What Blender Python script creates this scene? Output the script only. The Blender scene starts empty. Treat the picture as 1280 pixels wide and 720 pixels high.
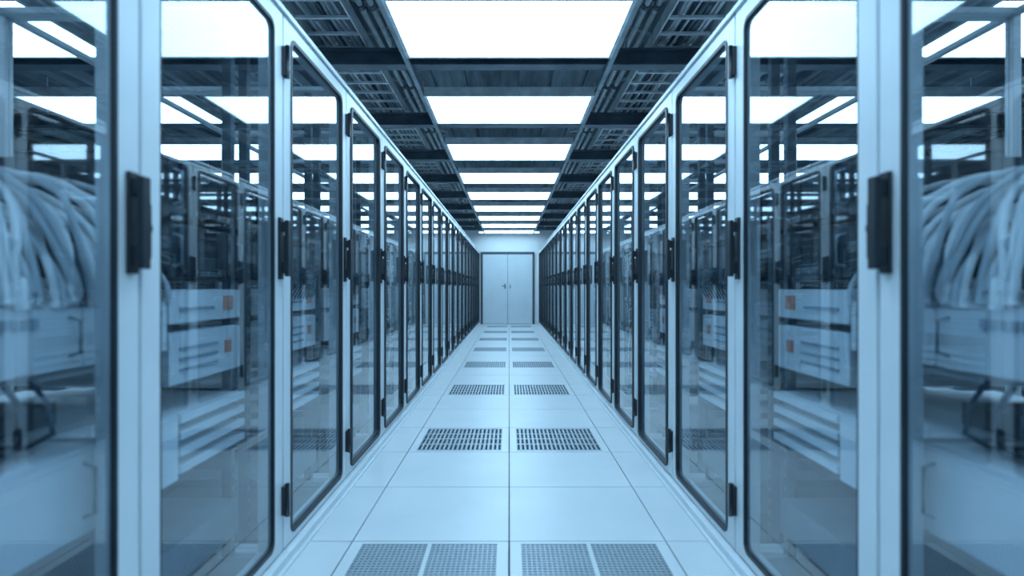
import bpy, math, random
random.seed(7)
S = bpy.context.scene
COL = S.collection
try:
    S.view_settings.view_transform = 'Standard'
    S.view_settings.look = 'None'
    S.view_settings.exposure = 0.0
except Exception: pass

# ------------------------------------------------------------ materials
def mat(name, col, rough=0.5, metal=0.0, noise=0.0, nscale=8.0, stretch=None, spec=0.5, emit=None, es=0.0, bump=0.0):
    m = bpy.data.materials.new(name); m.use_nodes = True
    nt = m.node_tree; b = nt.nodes['Principled BSDF']
    b.inputs['Base Color'].default_value = (*col, 1)
    b.inputs['Roughness'].default_value = rough
    b.inputs['Metallic'].default_value = metal
    b.inputs['Specular IOR Level'].default_value = spec
    if emit:
        b.inputs['Emission Color'].default_value = (*emit, 1)
        b.inputs['Emission Strength'].default_value = es
    if noise > 0:
        tc = nt.nodes.new('ShaderNodeTexCoord'); mp = nt.nodes.new('ShaderNodeMapping')
        nz = nt.nodes.new('ShaderNodeTexNoise'); rp = nt.nodes.new('ShaderNodeValToRGB')
        if stretch: mp.inputs['Scale'].default_value = stretch
        nz.inputs['Scale'].default_value = nscale; nz.inputs['Detail'].default_value = 4
        nt.links.new(tc.outputs['Object'], mp.inputs[0]); nt.links.new(mp.outputs[0], nz.inputs['Vector'])
        nt.links.new(nz.outputs['Fac'], rp.inputs[0])
        rp.color_ramp.elements[0].position = 0.3; rp.color_ramp.elements[1].position = 0.7
        rp.color_ramp.elements[0].color = (*[c*(1-noise) for c in col], 1)
        rp.color_ramp.elements[1].color = (*[min(1, c*(1+noise)) for c in col], 1)
        nt.links.new(rp.outputs[0], b.inputs['Base Color'])
        if bump > 0:
            bp = nt.nodes.new('ShaderNodeBump'); bp.inputs['Strength'].default_value = bump
            bp.inputs['Distance'].default_value = 0.01
            nt.links.new(nz.outputs['Fac'], bp.inputs['Height']); nt.links.new(bp.outputs[0], b.inputs['Normal'])
    return m

M_FRAME = mat('painted_frame_steel', (.68, .745, .785), .38, .03, .04, 5)
M_BLACK = mat('black_plastic', (.014, .020, .028), .38, 0, .1, 20)
M_GASK = mat('black_gasket_rubber', (.016, .024, .034), .5)
M_DARK = mat('dark_rack_steel', (.10, .135, .165), .4, .2, .2, 10)
M_SERV = mat('black_server_steel', (.03, .042, .056), .35, .2, .2, 10)
M_SERV2 = mat('grey_server_steel', (.20, .26, .31), .35, .3, .1, 10)
M_WHITE = mat('white_panel_paint', (.76, .80, .83), .4, 0, .04, 6)
M_LABEL = mat('printed_label_orange', (.66, .30, .22), .5)
M_PRINT = mat('panel_print_grey', (.36, .42, .48), .5)
M_CABLE = mat('white_cable_jacket', (.84, .88, .90), .45, 0, .06, 30)
M_CABLEG = mat('pale_grey_cable_jacket', (.50, .57, .62), .45, 0, .06, 30)
M_CABLEB = mat('blue_black_cable_jacket', (.04, .07, .11), .45)
M_FLOOR = mat('floor_tile_laminate', (.66, .715, .74), .34, 0, .035, 3, bump=0.02)
M_SUB = mat('subfloor_concrete', (.03, .04, .05), .9, 0, .2, 4)
M_GRILLE = mat('perforated_steel', (.38, .45, .50), .4, .3, .04, 10)
M_WALL = mat('wall_paint', (.86, .89, .90), .6, 0, .03, 2)
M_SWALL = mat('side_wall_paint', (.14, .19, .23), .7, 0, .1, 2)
M_DOOR = mat('door_paint', (.66, .74, .78), .45, 0, .03, 3)
M_DFRAME = mat('door_frame_dark', (.06, .08, .10), .45)
M_DECK = mat('ceiling_deck_paint', (.27, .34, .40), .5, .1, .4, 3, (6, .6, 1))
M_STEEL = mat('dark_ceiling_steel', (.13, .17, .21), .35, .3, .3, 6)
M_BRACE = mat('ceiling_brace_steel', (.34, .40, .45), .35, .3, .3, 6)
M_GALV = mat('galvanised_tray_steel', (.76, .82, .86), .35, .2, .2, 12)
M_LIGHT = mat('led_panel_diffuser', (.8, .8, .8), .5, emit=(.455, .75, 1.0), es=7.4)
M_LED = mat('status_led', (.1, .3, .6), .5, emit=(.3, .7, 1.0), es=2.0)

def glass():
    m = bpy.data.materials.new('tinted_safety_glass'); m.use_nodes = True
    nt = m.node_tree; nt.nodes.clear(); L=nt.links.new
    o = nt.nodes.new('ShaderNodeOutputMaterial'); mx = nt.nodes.new('ShaderNodeMixShader')
    t = nt.nodes.new('ShaderNodeBsdfTransparent'); g = nt.nodes.new('ShaderNodeBsdfGlossy')
    lw = nt.nodes.new('ShaderNodeLayerWeight'); lw.inputs['Blend'].default_value=.5
    p = nt.nodes.new('ShaderNodeMath'); p.operation='POWER'; p.inputs[1].default_value=3.5
    ma = nt.nodes.new('ShaderNodeMath'); ma.operation='MULTIPLY_ADD'; ma.inputs[1].default_value=.80; ma.inputs[2].default_value=.17
    L(lw.outputs['Facing'],p.inputs[0]); L(p.outputs[0],ma.inputs[0])
    t.inputs[0].default_value = (.78, .87, .93, 1)
    g.inputs[0].default_value = (.95, .98, 1, 1); g.inputs['Roughness'].default_value = .03
    L(ma.outputs[0], mx.inputs[0]); L(t.outputs[0], mx.inputs[1])
    L(g.outputs[0], mx.inputs[2]); L(mx.outputs[0], o.inputs[0])
    return m
M_GLASS = glass()

# ------------------------------------------------------------ mesh builder
class MB:
    def __init__(s): s.v=[]; s.f=[]; s.mi=[]; s.m=[]; s.sm=[]
    def mid(s, m):
        if m not in s.m: s.m.append(m)
        return s.m.index(m)
    def box(s, x0,x1,y0,y1,z0,z1,m):
        b=len(s.v); i=s.mid(m)
        s.v += [(x0,y0,z0),(x1,y0,z0),(x1,y1,z0),(x0,y1,z0),(x0,y0,z1),(x1,y0,z1),(x1,y1,z1),(x0,y1,z1)]
        for q in ((0,3,2,1),(4,5,6,7),(0,1,5,4),(1,2,6,5),(2,3,7,6),(3,0,4,7)):
            s.f.append(tuple(b+k for k in q)); s.mi.append(i); s.sm.append(False)
    def quad(s, pts, m):
        b=len(s.v); s.v+=pts; s.f.append(tuple(range(b,b+len(pts)))); s.mi.append(s.mid(m)); s.sm.append(False)
    def tube(s, pts, r, m, n=6):
        from mathutils import Vector
        P=[Vector(p) for p in pts]; b=len(s.v); i=s.mid(m)
        up=Vector((0,0,1))
        for k,p in enumerate(P):
            d=(P[min(k+1,len(P)-1)]-P[max(k-1,0)]).normalized()
            a=d.cross(up)
            if a.length<.1: a=d.cross(Vector((0,1,0)))
            a.normalize(); c=d.cross(a).normalized()
            for j in range(n):
                t=2*math.pi*j/n
                s.v.append(tuple(p+a*(math.cos(t)*r)+c*(math.sin(t)*r)))
        for k in range(len(P)-1):
            for j in range(n):
                j2=(j+1)%n
                s.f.append((b+k*n+j,b+k*n+j2,b+(k+1)*n+j2,b+(k+1)*n+j)); s.mi.append(i); s.sm.append(True)
        s.f.append(tuple(b+j for j in range(n))); s.mi.append(i); s.sm.append(False)
        e=b+(len(P)-1)*n
        s.f.append(tuple(e+j for j in reversed(range(n)))); s.mi.append(i); s.sm.append(False)
    def ring(s, A, B, x0, x1, m):
        n=len(A); b=len(s.v); i=s.mid(m)
        for X in (x0,x1):
            s.v += [(X,p[0],p[1]) for p in A]; s.v += [(X,p[0],p[1]) for p in B]
        for k in range(n):
            k2=(k+1)%n
            for q in ((k,k2,n+k2,n+k),(2*n+k,3*n+k,3*n+k2,2*n+k2),(k,2*n+k,2*n+k2,k2),(n+k,n+k2,3*n+k2,3*n+k)):
                s.f.append(tuple(b+j for j in q)); s.mi.append(i); s.sm.append(False)
    def mesh(s, name):
        me=bpy.data.meshes.new(name); me.from_pydata(s.v,[],s.f)
        for m in s.m: me.materials.append(m)
        me.polygons.foreach_set('material_index', s.mi)
        me.polygons.foreach_set('use_smooth', s.sm)
        me.update(); return me
def obj(name, me, parent=None, loc=(0,0,0), bevel=0):
    o=bpy.data.objects.new(name, me); COL.objects.link(o); o.location=loc
    if parent: o.parent=parent
    if bevel:
        b=o.modifiers.new('bevel','BEVEL'); b.width=bevel; b.segments=2; b.limit_method='ANGLE'
    return o
def empty(name, loc=(0,0,0)):
    e=bpy.data.objects.new(name,None); COL.objects.link(e); e.location=loc; e.empty_display_size=.2; return e
def rrect(y0,y1,z0,z1,r,n=6):
    out=[]
    for cy,cz,a0 in ((y1-r,z1-r,0),(y0+r,z1-r,90),(y0+r,z0+r,180),(y1-r,z0+r,270)):
        for k in range(n+1):
            a=math.radians(a0+90*k/n); out.append((cy+r*math.cos(a), cz+r*math.sin(a)))
    return out

# ------------------------------------------------------------ dimensions
H=.97; HW=.80; P=.79; Y0=1.25; TOP=1.95; YEND=15.5; YB=-2.6; XR=6.0; ZC=2.9
F0=3.407; XN=3.0

# ------------------------------------------------------------ room shell
fb=MB()
g=.0025
rows=range(-10,21)
def isperf(c,r): return c in (-1,0) and (r%3==0)
for r in rows:
    ya=F0+.6*r; yb=min(ya+.6, YEND-.002)
    if ya>YEND: continue
    for c in range(-10,10):
        if isperf(c,r): continue
        fb.box(c*.6+g,c*.6+.6-g,ya+g,yb-g,-.03,0,M_FLOOR)
obj('floor', fb.mesh('floor'))
sb=MB(); sb.box(-XR,XR,YB,YEND,-.14,-.10,M_SUB); obj('subfloor', sb.mesh('subfloor'))

def perf_mesh(fine):
    b=MB(); b.box(.003,.597,.003,.022,-.03,0,M_FLOOR); b.box(.003,.597,.578,.597,-.03,0,M_FLOOR)
    b.box(.003,.045,.022,.578,-.03,0,M_FLOOR); b.box(.555,.597,.022,.578,-.03,0,M_FLOOR)
    if not fine:
        b.box(.045,.555,.022,.05,-.03,0,M_GRILLE); b.box(.045,.555,.55,.578,-.03,0,M_GRILLE)
        n=19; pitch=.51/n
        for k in range(n+1):
            x=.045+k*pitch; b.box(max(.045,x-.0065),min(.555,x+.0065),.05,.55,-.025,-.001,M_GRILLE)
        for k in range(1,4):
            y=.05+k*.125; b.box(.045,.555,y-.012,y+.012,-.026,-.0005,M_GRILLE)
    else:
        b.box(.292,.308,.022,.578,-.03,0,M_FLOOR)
        for (xa,xb) in ((.045,.292),(.308,.555)):
            n=30
            for k in range(n+1):
                y=.022+k*(.556/n); b.box(xa,xb,max(.022,y-.005),min(.578,y+.005),-.02,-.001,M_GRILLE)
            for k in range(1,14):
                x=xa+(xb-xa)*k/14; b.box(x-.002,x+.002,.022,.578,-.021,-.0012,M_GRILLE)
    b.box(.01,.59,.01,.59,-.06,-.055,M_SUB)
    return b.mesh('perforated_tile_fine' if fine else 'perforated_tile')
PF=perf_mesh(True); PC=perf_mesh(False)
for r in rows:
    ya=F0+.6*r
    if ya>YEND-.6: continue
    for c in (-1,0):
        if isperf(c,r): obj('perforated_floor_tile', PF if r<0 else PC, loc=(c*.6,ya,0))

def slab(name,x0,x1,y0,y1,z0,z1,m):
    b=MB(); b.box(x0,x1,y0,y1,z0,z1,m); return obj(name,b.mesh(name))
slab('wall_back',-XR,XR,YEND,YEND+.12,-.1,ZC,M_WALL)
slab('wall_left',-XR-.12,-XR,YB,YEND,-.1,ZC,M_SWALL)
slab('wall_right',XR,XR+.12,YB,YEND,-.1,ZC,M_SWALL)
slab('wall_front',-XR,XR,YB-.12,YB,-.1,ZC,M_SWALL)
b=MB(); b.box(-XR,XR,YB,YEND,ZC,ZC+.1,M_DECK)
for k in range(40):
    x=-XR+.15+k*.3; b.box(x-.06,x+.06,YB,YEND,ZC-.05,ZC,M_DECK)
CEIL=obj('ceiling', b.mesh('ceiling'))
slab('trim_1',-XR,XR,YEND-.10,YEND,2.52,ZC-.05,M_STEEL)
slab('baseboard_back_left',-.80,-.77,YEND-.015,YEND,0,.09,M_DOOR)
slab('baseboard_back_right',.68,.80,YEND-.015,YEND,0,.09,M_DOOR)

# double door
d=empty('door_1',(-.04,YEND,0))
b=MB()
W=.72; DH=1.93
b.box(-W,-W+.05,-.06,0,0,DH,M_DFRAME); b.box(W-.05,W,-.06,0,0,DH,M_DFRAME); b.box(-W,W,-.061,0,DH-.05,DH+.01,M_DFRAME)
obj('door_jamb', b.mesh('door_jamb'),d,bevel=.004)
for nm,xa,xb in (('leaf_1',-W+.055,-.005),('leaf_2',.005,W-.055)):
    b=MB(); b.box(xa,xb,-.045,-.004,.01,DH-.055,M_DOOR)
    b.box(xa+.03,xb-.03,-.049,-.045,.05,.22,M_DOOR)
    obj(nm,b.mesh(nm),d,bevel=.003)
b=MB()
b.box(-.085,-.055,-.055,-.045,.95,1.08,M_DFRAME); b.tube([(-.07,-.055,1.03),(-.07,-.09,1.03),(-.16,-.09,1.03)],.010,M_DFRAME,8)
b.box(.055,.075,-.055,-.045,.96,1.06,M_DFRAME)
obj('lever_handle',b.mesh('lever_handle'),d)
b=MB(); b.box(-.004,.004,-.04,-.01,.01,DH-.055,M_GASK); obj('meeting_seal',b.mesh('meeting_seal'),d)

# ------------------------------------------------------------ ceiling lights
def light_mesh():
    b=MB(); w=.60; l=.68
    b.box(-w,w,0,l,.0,.006,M_LIGHT)
    for a in ((-w-.02,-w,-.02,l+.02),(w,w+.02,-.02,l+.02),(-w,w,-.02,0),(-w,w,l,l+.02)):
        b.box(*a,-.006,.06,M_GALV)
    b.box(-w,w,0,l,.03,.06,M_STEEL)
    return b.mesh('ceiling_light_panel')
LM=light_mesh()
ZL=H+1.40
for X in (0,-XN,XN):
    for j in range(-3,9):  # final row, nearest the end wall, is extra: added to lighten that wall
        obj('ceiling_light_panel',LM,loc=(X,2.80+1.4*j,ZL))
b=MB(); b.box(-.78,.78,0,.22,0,.006,M_LIGHT); b.box(-.80,.80,-.012,.232,.006,.05,M_GALV)
obj('added_end_wall_fill',b.mesh('added_end_wall_fill'),loc=(0,14.98,2.42))  # added emissive strip, put in only to brighten the end wall

# ------------------------------------------------------------ ceiling structure
for j in range(-3,9):
    y=2.80+1.4*j-.36
    b=MB()
    b.box(-XR,XR,-.05,.05,0,.012,M_STEEL); b.box(-XR,XR,-.008,.008,.012,.10,M_STEEL); b.box(-XR,XR,-.05,.05,.10,.112,M_STEEL)
    bm=obj('ceiling_beam',b.mesh('ceiling_beam'),loc=(0,y,2.44))
    b=MB(); b.box(-XR,XR,-.02,.02,0,.04,M_BRACE)
    obj('ceiling_strut',b.mesh('ceiling_strut'),loc=(0,y+.22,2.52))
    b=MB()
    for x in (-5.3,-4.2,-2.4,-1.35,-.78,.78,1.35,2.4,4.2,5.3):
        b.tube([(x,0,0),(x,0,.35)],.006,M_GALV,6)
    obj('hanger_rods',b.mesh('hanger_rods'),bm,loc=(0,0,.10))
for X in (-XN,0,XN):
    for sx in (-1,1):
        b=MB(); b.box(-.015,.015,YB,YEND-.1,0,.03,M_BRACE)
        obj('light_support_rail',b.mesh('light_support_rail'),loc=(X+sx*.65,0,2.405))
def tray(x, z, w, seed):
    random.seed(seed)
    b=MB()
    for s in (-1,1):
        b.box(s*w/2-.006,s*w/2+.006,YB+.02,YEND-.12,0,.08,M_GALV)
    y=YB+.1
    while y<YEND-.2:
        b.box(-w/2,w/2,y,y+.025,.005,.02,M_GALV); y+=.22
    n=int(w/.028)
    for k in range(n):
        x0=-w/2+.03+(w-.06)*k/(n-1)
        pts=[]; yy=YB+.02
        while yy<YEND-.12:
            pts.append((x0+random.uniform(-.02,.02),yy,.035+random.uniform(0,.03))); yy+=.55
        b.tube(pts,.009+random.random()*.005,random.choice((M_CABLE,M_CABLEB,M_CABLEG,M_SERV2)),5)
    obj('overhead_cable_tray',b.mesh('overhead_cable_tray'),loc=(x,0,z))
for i,(x,z,w) in enumerate(((-1.12,2.58,.34),(1.12,2.58,.34),(-1.85,2.58,.4),(1.85,2.58,.4),(-5.0,2.58,.4),(5.0,2.58,.4))):
    tray(x,z,w,i)
for x in (-.84,-.91,-1.42,-1.50,-2.2,-2.28,.84,.91,1.42,1.50,2.2,2.28,4.4,-4.4):
    b=MB(); b.tube([(0,YB,0),(0,YEND-.1,0)],.02,M_GALV,8)
    y=YB+.5
    while y<YEND-.2:
        b.tube([(0,y,0),(0,y+.05,0)],.027,M_STEEL,8); y+=1.4
    obj('ceiling_conduit',b.mesh('ceiling_conduit'),loc=(x,0,2.70))
b=MB()
for j in range(-3,9):
    y=2.44+1.4*j
    for s in (-1,1):
        b.tube([(s*.70,y+.03,2.76),(s*1.6,y+.7,2.82)],.012,M_GALV,6)
        b.tube([(s*1.6,y+.7,2.82),(s*.70,y+1.37,2.76)],.012,M_GALV,6)
        b.tube([(s*1.7,y+.03,2.76),(s*2.6,y+.7,2.82)],.012,M_GALV,6)
obj('bracing',b.mesh('bracing'),CEIL)

# ------------------------------------------------------------ cabinets
GT=1.885; GB=.070; ST=.072
def m_frame():
    b=MB()
    for y0,y1 in ((.002,.035),(P-.035,P-.002)):
        b.box(.835,.875,y0,y1,.0,TOP,M_FRAME)
        b.box(.875,1.77,y0,y1,TOP-.022,TOP,M_FRAME); b.box(.875,1.77,y0,y1,.02,.05,M_FRAME)
    for y0,y1 in ((.002,.018),(P-.018,P-.002)): b.box(1.77,1.80,y0,y1,.0,TOP,M_FRAME)
    b.box(.835,.875,.035,P-.035,TOP-.045,TOP,M_FRAME); b.box(.835,.875,.035,P-.035,.0,.05,M_FRAME)
    b.box(1.77,1.80,.018,P-.018,TOP-.02,TOP,M_FRAME); b.box(1.77,1.80,.018,P-.018,.0,.05,M_FRAME)
    b.box(.875,1.77,.035,P-.035,.015,.03,M_DARK)
    b.box(.79,.835,.0,P,TOP-.008,TOP+.012,M_FRAME)
    return b.mesh('cabinet_frame')
def m_skirt():
    b=MB(); b.box(.775,.832,0,P,0,.035,M_FRAME); b.box(.760,.775,0,P,0,.010,M_FRAME); return b.mesh('plinth_rail')
def m_rails(which=(0,1)):
    b=MB()
    ys=[(.045,P-.075)[w] for w in which]
    for y0 in ys:
        x=.95
        b.box(x,x+.03,y0,y0+.03,.05,TOP-.045,M_DARK)
        for k in range(40):
            z=.1+k*.044; b.box(x-.002,x,y0+.010,y0+.020,z,z+.012,M_SERV2)
        b.box(.98,1.77,y0+.004,y0+.024,.35,.38,M_DARK)
    return b.mesh('rack_mounting_rails')
def m_door():
    b=MB()
    A=rrect(.005,P-.005,.042,TOP-.012,.006); B=rrect(ST,P-ST,GB,GT,.035)
    b.ring(A,B,.800,.828,M_FRAME)
    return b.mesh('door_frame')
def m_gasket(w,x0):
    b=MB(); A=rrect(ST-.004,P-ST+.004,GB-.004,GT+.004,.037); B=rrect(ST+w,P-ST-w,GB+.012,GT-.010,.030)
    b.ring(A,B,x0,.813,M_GASK); return b.mesh('glass_gasket')
def m_glass():
    b=MB(); C=rrect(ST+.002,P-ST-.002,GB+.002,GT-.002,.033)
    b.quad([(.811,p[0],p[1]) for p in reversed(C)],M_GLASS); return b.mesh('glass_pane')
def m_handle():
    b=MB()
    b.box(.790,.800,-.050,-.018,1.00,1.215,M_BLACK)
    b.box(.776,.790,-.045,-.022,1.02,1.06,M_BLACK); b.box(.776,.790,-.045,-.022,1.165,1.20,M_BLACK)
    b.box(.764,.778,-.048,-.020,1.010,1.205,M_BLACK)
    b.box(.788,.800,-.014,.022,1.035,1.155,M_BLACK)
    b.tube([(.800,.004,1.10),(.783,.004,1.10)],.010,M_BLACK,12)
    return b.mesh('swing_handle')
def m_hinge():
    b=MB()
    for z in (.17,1.72):
        b.box(.787,.800,-.018,.018,z,z+.10,M_BLACK)
        b.tube([(.785,0,z-.008),(.785,0,z+.108)],.008,M_BLACK,10)
    return b.mesh('hinges')
FR=m_frame(); SK=m_skirt(); RL=m_rails(); RLn=m_rails((0,)); RLf=m_rails((1,)); DR=m_door()
GK=m_gasket(.005,.8005); GK1=m_gasket(.010,.797); GK2=m_gasket(.020,.792); GL=m_glass(); HD=m_handle(); HG=m_hinge()

def server(b,z0,z1,m,x0=.93,x1=1.6,y0=.09,y1=P-.09,detail=True,face=None):
    b.box(x0,x1,y0,y1,z0,z1,m)
    b.box(x0-.006,x0,y0-.015,y1+.015,z0+.002,z1-.002,face or m)
    if detail:
        h=z1-z0
        for yy in (y0+.005,y1-.02):
            b.tube([(x0-.006,yy,z0+h*.2),(x0-.03,yy,z0+h*.25),(x0-.03,yy,z0+h*.75),(x0-.006,yy,z0+h*.8)],.004,M_SERV2,5)
def drives(b,z0,z1,n,m1,m2,x=.92,ya=.14,yb=P-.14):
    w=(yb-ya)/n
    for k in range(n):
        b.box(x-.006,x+.004,ya+k*w+.003,ya+(k+1)*w-.003,z0+.008,z1-.008,m1)
        b.box(x-.009,x-.006,ya+k*w+.008,ya+k*w+.014,z0+.012,z0+.022,m2)
def ports(b,z0,z1,n,x=.922,ya=.12,yb=P-.12,m=M_PRINT):
    w=(yb-ya)/n
    for k in range(n):
        b.box(x-.004,x+.002,ya+k*w+w*.2,ya+(k+1)*w-w*.2,z0,z1,m)

def drape(b,n,seed,zt=1.17,zb=.95,ya=.10,yb=P-.08,r=.0085,mats=(M_CABLE,M_CABLE,M_CABLEG)):
    random.seed(seed)
    for k in range(n):
        y=ya+(yb-ya)*(k+.5)/n; j=lambda s:random.uniform(-s,s)
        top=zt+j(.035); fan=j(.06)
        pts=[]
        c=[(1.66,y+j(.10),top-.16),(1.50,y+j(.08),top-.04),(1.32,y+j(.05),top+.02),(1.16,y+j(.03),top+.02),(1.04,y+j(.03),top-.03),
           (.965,y+j(.02)+fan*.4,top-.10),(.925,y+fan,zb+.04),(.92,y+fan,zb-.01)]
        for i in range(len(c)-1):
            p0=c[max(i-1,0)];p1=c[i];p2=c[i+1];p3=c[min(i+2,len(c)-1)]
            for t in (0,.33,.66):
                pts.append(tuple(.5*((2*p1[q])+(-p0[q]+p2[q])*t+(2*p0[q]-5*p1[q]+4*p2[q]-p3[q])*t*t+(-p0[q]+3*p1[q]-3*p2[q]+p3[q])*t**3) for q in range(3)))
        pts.append(c[-1])
        b.tube(pts,r,random.choice(mats),6)

def eqA(seed):
    b=MB()
    server(b,.80,.935,M_WHITE,y1=P-.02); ports(b,.89,.91,24)
    server(b,.69,.74,M_SERV,detail=False)
    server(b,.45,.64,M_WHITE,x0=.90,x1=1.7,y1=P-.02)
    server(b,.22,.30,M_SERV2,x1=1.5,detail=False)
    c=MB(); drape(c,30,seed,zt=1.20,ya=.04,yb=P-.01); drape(c,16,seed+50,zt=1.12,zb=.94,yb=P-.01,mats=(M_CABLEG,M_CABLEB,M_CABLE))
    random.seed(seed+9)
    for k in range(10):
        y=.12+.06*k
        c.tube([(.93,y,.79),(.905,y+.01,.74),(.91,y+random.uniform(-.05,.05),.68),(.95,y+.02,.655),(1.1,y,.65)],.006,M_CABLEB,6)
    return b.mesh('rack_equipment'),c.mesh('cable_bundle')
def switches(b,ya,yb):
    w=yb-ya
    for z0,z1 in ((1.17,1.33),(1.00,1.15)):
        server(b,z0,z1,M_SERV,y0=ya,y1=yb)
        drives(b,z0,z1,max(4,int(w/.075)),M_BLACK,M_SERV2,ya=ya+.03,yb=yb-.03)
    server(b,.87,.965,M_WHITE,y0=ya,y1=yb,detail=False)
    b.box(.920,.925,yb-.10,yb-.04,.90,.945,M_LABEL); ports(b,.905,.915,14,ya=ya+.03,yb=yb-.16)
    server(b,.70,.845,M_WHITE,y0=ya,y1=yb,detail=False)
    b.box(.920,.925,yb-.09,yb-.05,.76,.80,M_LABEL)
    for z in (.735,.765,.795): ports(b,z,z+.008,16,ya=ya+.03,yb=yb-.14)
    for k in range(4): b.box(.90,1.65,ya,yb,.46+.046*k,.482+.046*k,M_WHITE)
def eqB(seed):
    b=MB(); switches(b,.10,P-.10)
    server(b,.14,.26,M_SERV2,detail=False)
    c=MB()
    random.seed(seed)
    for k in range(14):
        y=.14+.036*k
        c.tube([(.925,y,1.06),(.895,y,1.04),(.89,y+.03,1.00),(.90,y+.05,.97),(.925,y+.04,.92)],.0045,M_CABLEB,6)
    return b.mesh('rack_equipment'),c.mesh('cable_bundle')
def eqD(seed):
    b=MB(); switches(b,.33,P-.08)
    server(b,.80,.935,M_WHITE,y0=.017,y1=.29,detail=False); ports(b,.89,.91,8,ya=.1,yb=.28)
    server(b,.45,.64,M_WHITE,x0=.90,x1=1.7,y0=.017,y1=.29,detail=False)
    server(b,.14,.26,M_SERV2,detail=False)
    c=MB(); drape(c,13,seed,zt=1.20,ya=.0,yb=.28); drape(c,7,seed+50,zt=1.12,zb=.94,ya=.02,yb=.28,mats=(M_CABLEG,M_CABLEB,M_CABLE))
    return b.mesh('rack_equipment'),c.mesh('cable_bundle')
def eqC(seed):
    random.seed(seed); b=MB(); z=.14
    while z<1.28:
        h=random.choice((.044,.088,.088,.13)); k=random.random()
        if k<.5: server(b,z,z+h-.004,M_SERV,x1=random.uniform(1.4,1.68)); drives(b,z,z+h-.004,random.choice((4,8,12)),M_BLACK,M_LED)
        elif k<.68: server(b,z,z+h-.004,M_WHITE,x1=1.5); ports(b,z+h*.4,z+h*.6,20)
        elif k<.85: server(b,z,z+h-.004,M_SERV2,x1=1.6); ports(b,z+h*.4,z+h*.6,24,m=M_BLACK)
        z+=h
        if random.random()<.15: z+=.09
    c=MB()
    for k in range(12):
        y=P-.08-random.random()*.03; zz=random.uniform(.3,1.25); z2=random.uniform(.25,1.3)
        c.tube([(.922,y-.1,zz),(.895,y-.05,zz-.02),(.89,y,zz*.6+z2*.4),(.89,y,z2),(.92,y-.12,z2+.02)],.005,random.choice((M_CABLE,M_CABLEB)),6)
    return b.mesh('rack_equipment'),c.mesh('cable_bundle')
EA=[eqA(1),eqA(2)]; EB=[eqB(1),eqB(2)]; ED=eqD(4); EC=[eqC(s) for s in (11,12,13,14,15)]

K0,K1=-4,17
for side in (1,-1):
    for k in range(K0,K1+1):
        e=empty('server_cabinet',(0,Y0+P*k,0)); e.scale=(side,1,1)
        obj('cabinet_frame',FR,e,bevel=.003); obj('plinth_rail',SK,e,bevel=.003)
        obj('rack_mounting_rails',RLn if k==-1 else (RLf if k==0 else RL),e)
        obj('door_frame',DR,e,bevel=.003); obj('glass_gasket',GK2 if k>=2 else (GK1 if k==1 else GK),e); obj('glass_pane',GL,e)
        obj('swing_handle',HD,e,bevel=.004); obj('door_hinges',HG,e)
        if k in (-1,-2,-3): E=EA[k%2]
        elif k==0: E=ED
        elif k in (1,2): E=EB[k%2]
        else: E=EC[(k*3+(side>0))%5]
        obj('rack_equipment',E[0],e); obj('cable_bundle',E[1],e)

def far_rack():
    b=MB(); s=-.25
    B=lambda x0,x1,*a: b.box(x0+s,x1+s,*a)
    for y0,y1 in ((.0,.04),(P-.04,P)):
        for x0,x1 in ((4.45,4.5),(5.3,5.35)): B(x0,x1,y0,y1,0,TOP,M_DARK)
        B(4.5,5.3,y0,y1,TOP-.05,TOP,M_DARK)
    B(4.45,4.5,.04,P-.04,TOP-.05,TOP,M_DARK); B(4.5,5.3,.04,P-.04,0,.08,M_DARK)
    B(5.3,5.33,.04,P-.04,.08,TOP-.05,M_DARK)
    random.seed(5); z=.12
    while z<1.8:
        h=random.choice((.044,.088,.13)); m=random.choice((M_SERV,M_SERV,M_SERV2,M_DARK))
        B(4.5+random.uniform(0,.03),5.1,.06,P-.06,z,z+h-.006,m)
        for q in range(6): B(4.49,4.5,.1+q*.1,.16+q*.1,z+h*.3,z+h*.6,M_BLACK)
        z+=h
    return b.mesh('neighbour_rack')
FRK=far_rack()
for side in (1,-1):
    for k in range(K0,K1+1):
        o=obj('open_server_rack',FRK,loc=(0,Y0+P*k,0)); o.scale=(side,1,1)

# ------------------------------------------------------------ world, camera
w=bpy.data.worlds.new('World'); S.world=w; w.use_nodes=True
w.node_tree.nodes['Background'].inputs[0].default_value=(.05,.1,.16,1)
w.node_tree.nodes['Background'].inputs[1].default_value=.3
cd=bpy.data.cameras.new('camera'); cam=bpy.data.objects.new('camera',cd); COL.objects.link(cam)
cam.location=(0,0,H); cam.rotation_euler=(math.radians(90),0,0)
cd.sensor_width=36; cd.lens=20.25; cd.shift_x=.0028; cd.clip_start=.02
cd.dof.use_dof=True; cd.dof.focus_distance=4.5; cd.dof.aperture_fstop=1.6
S.camera=cam
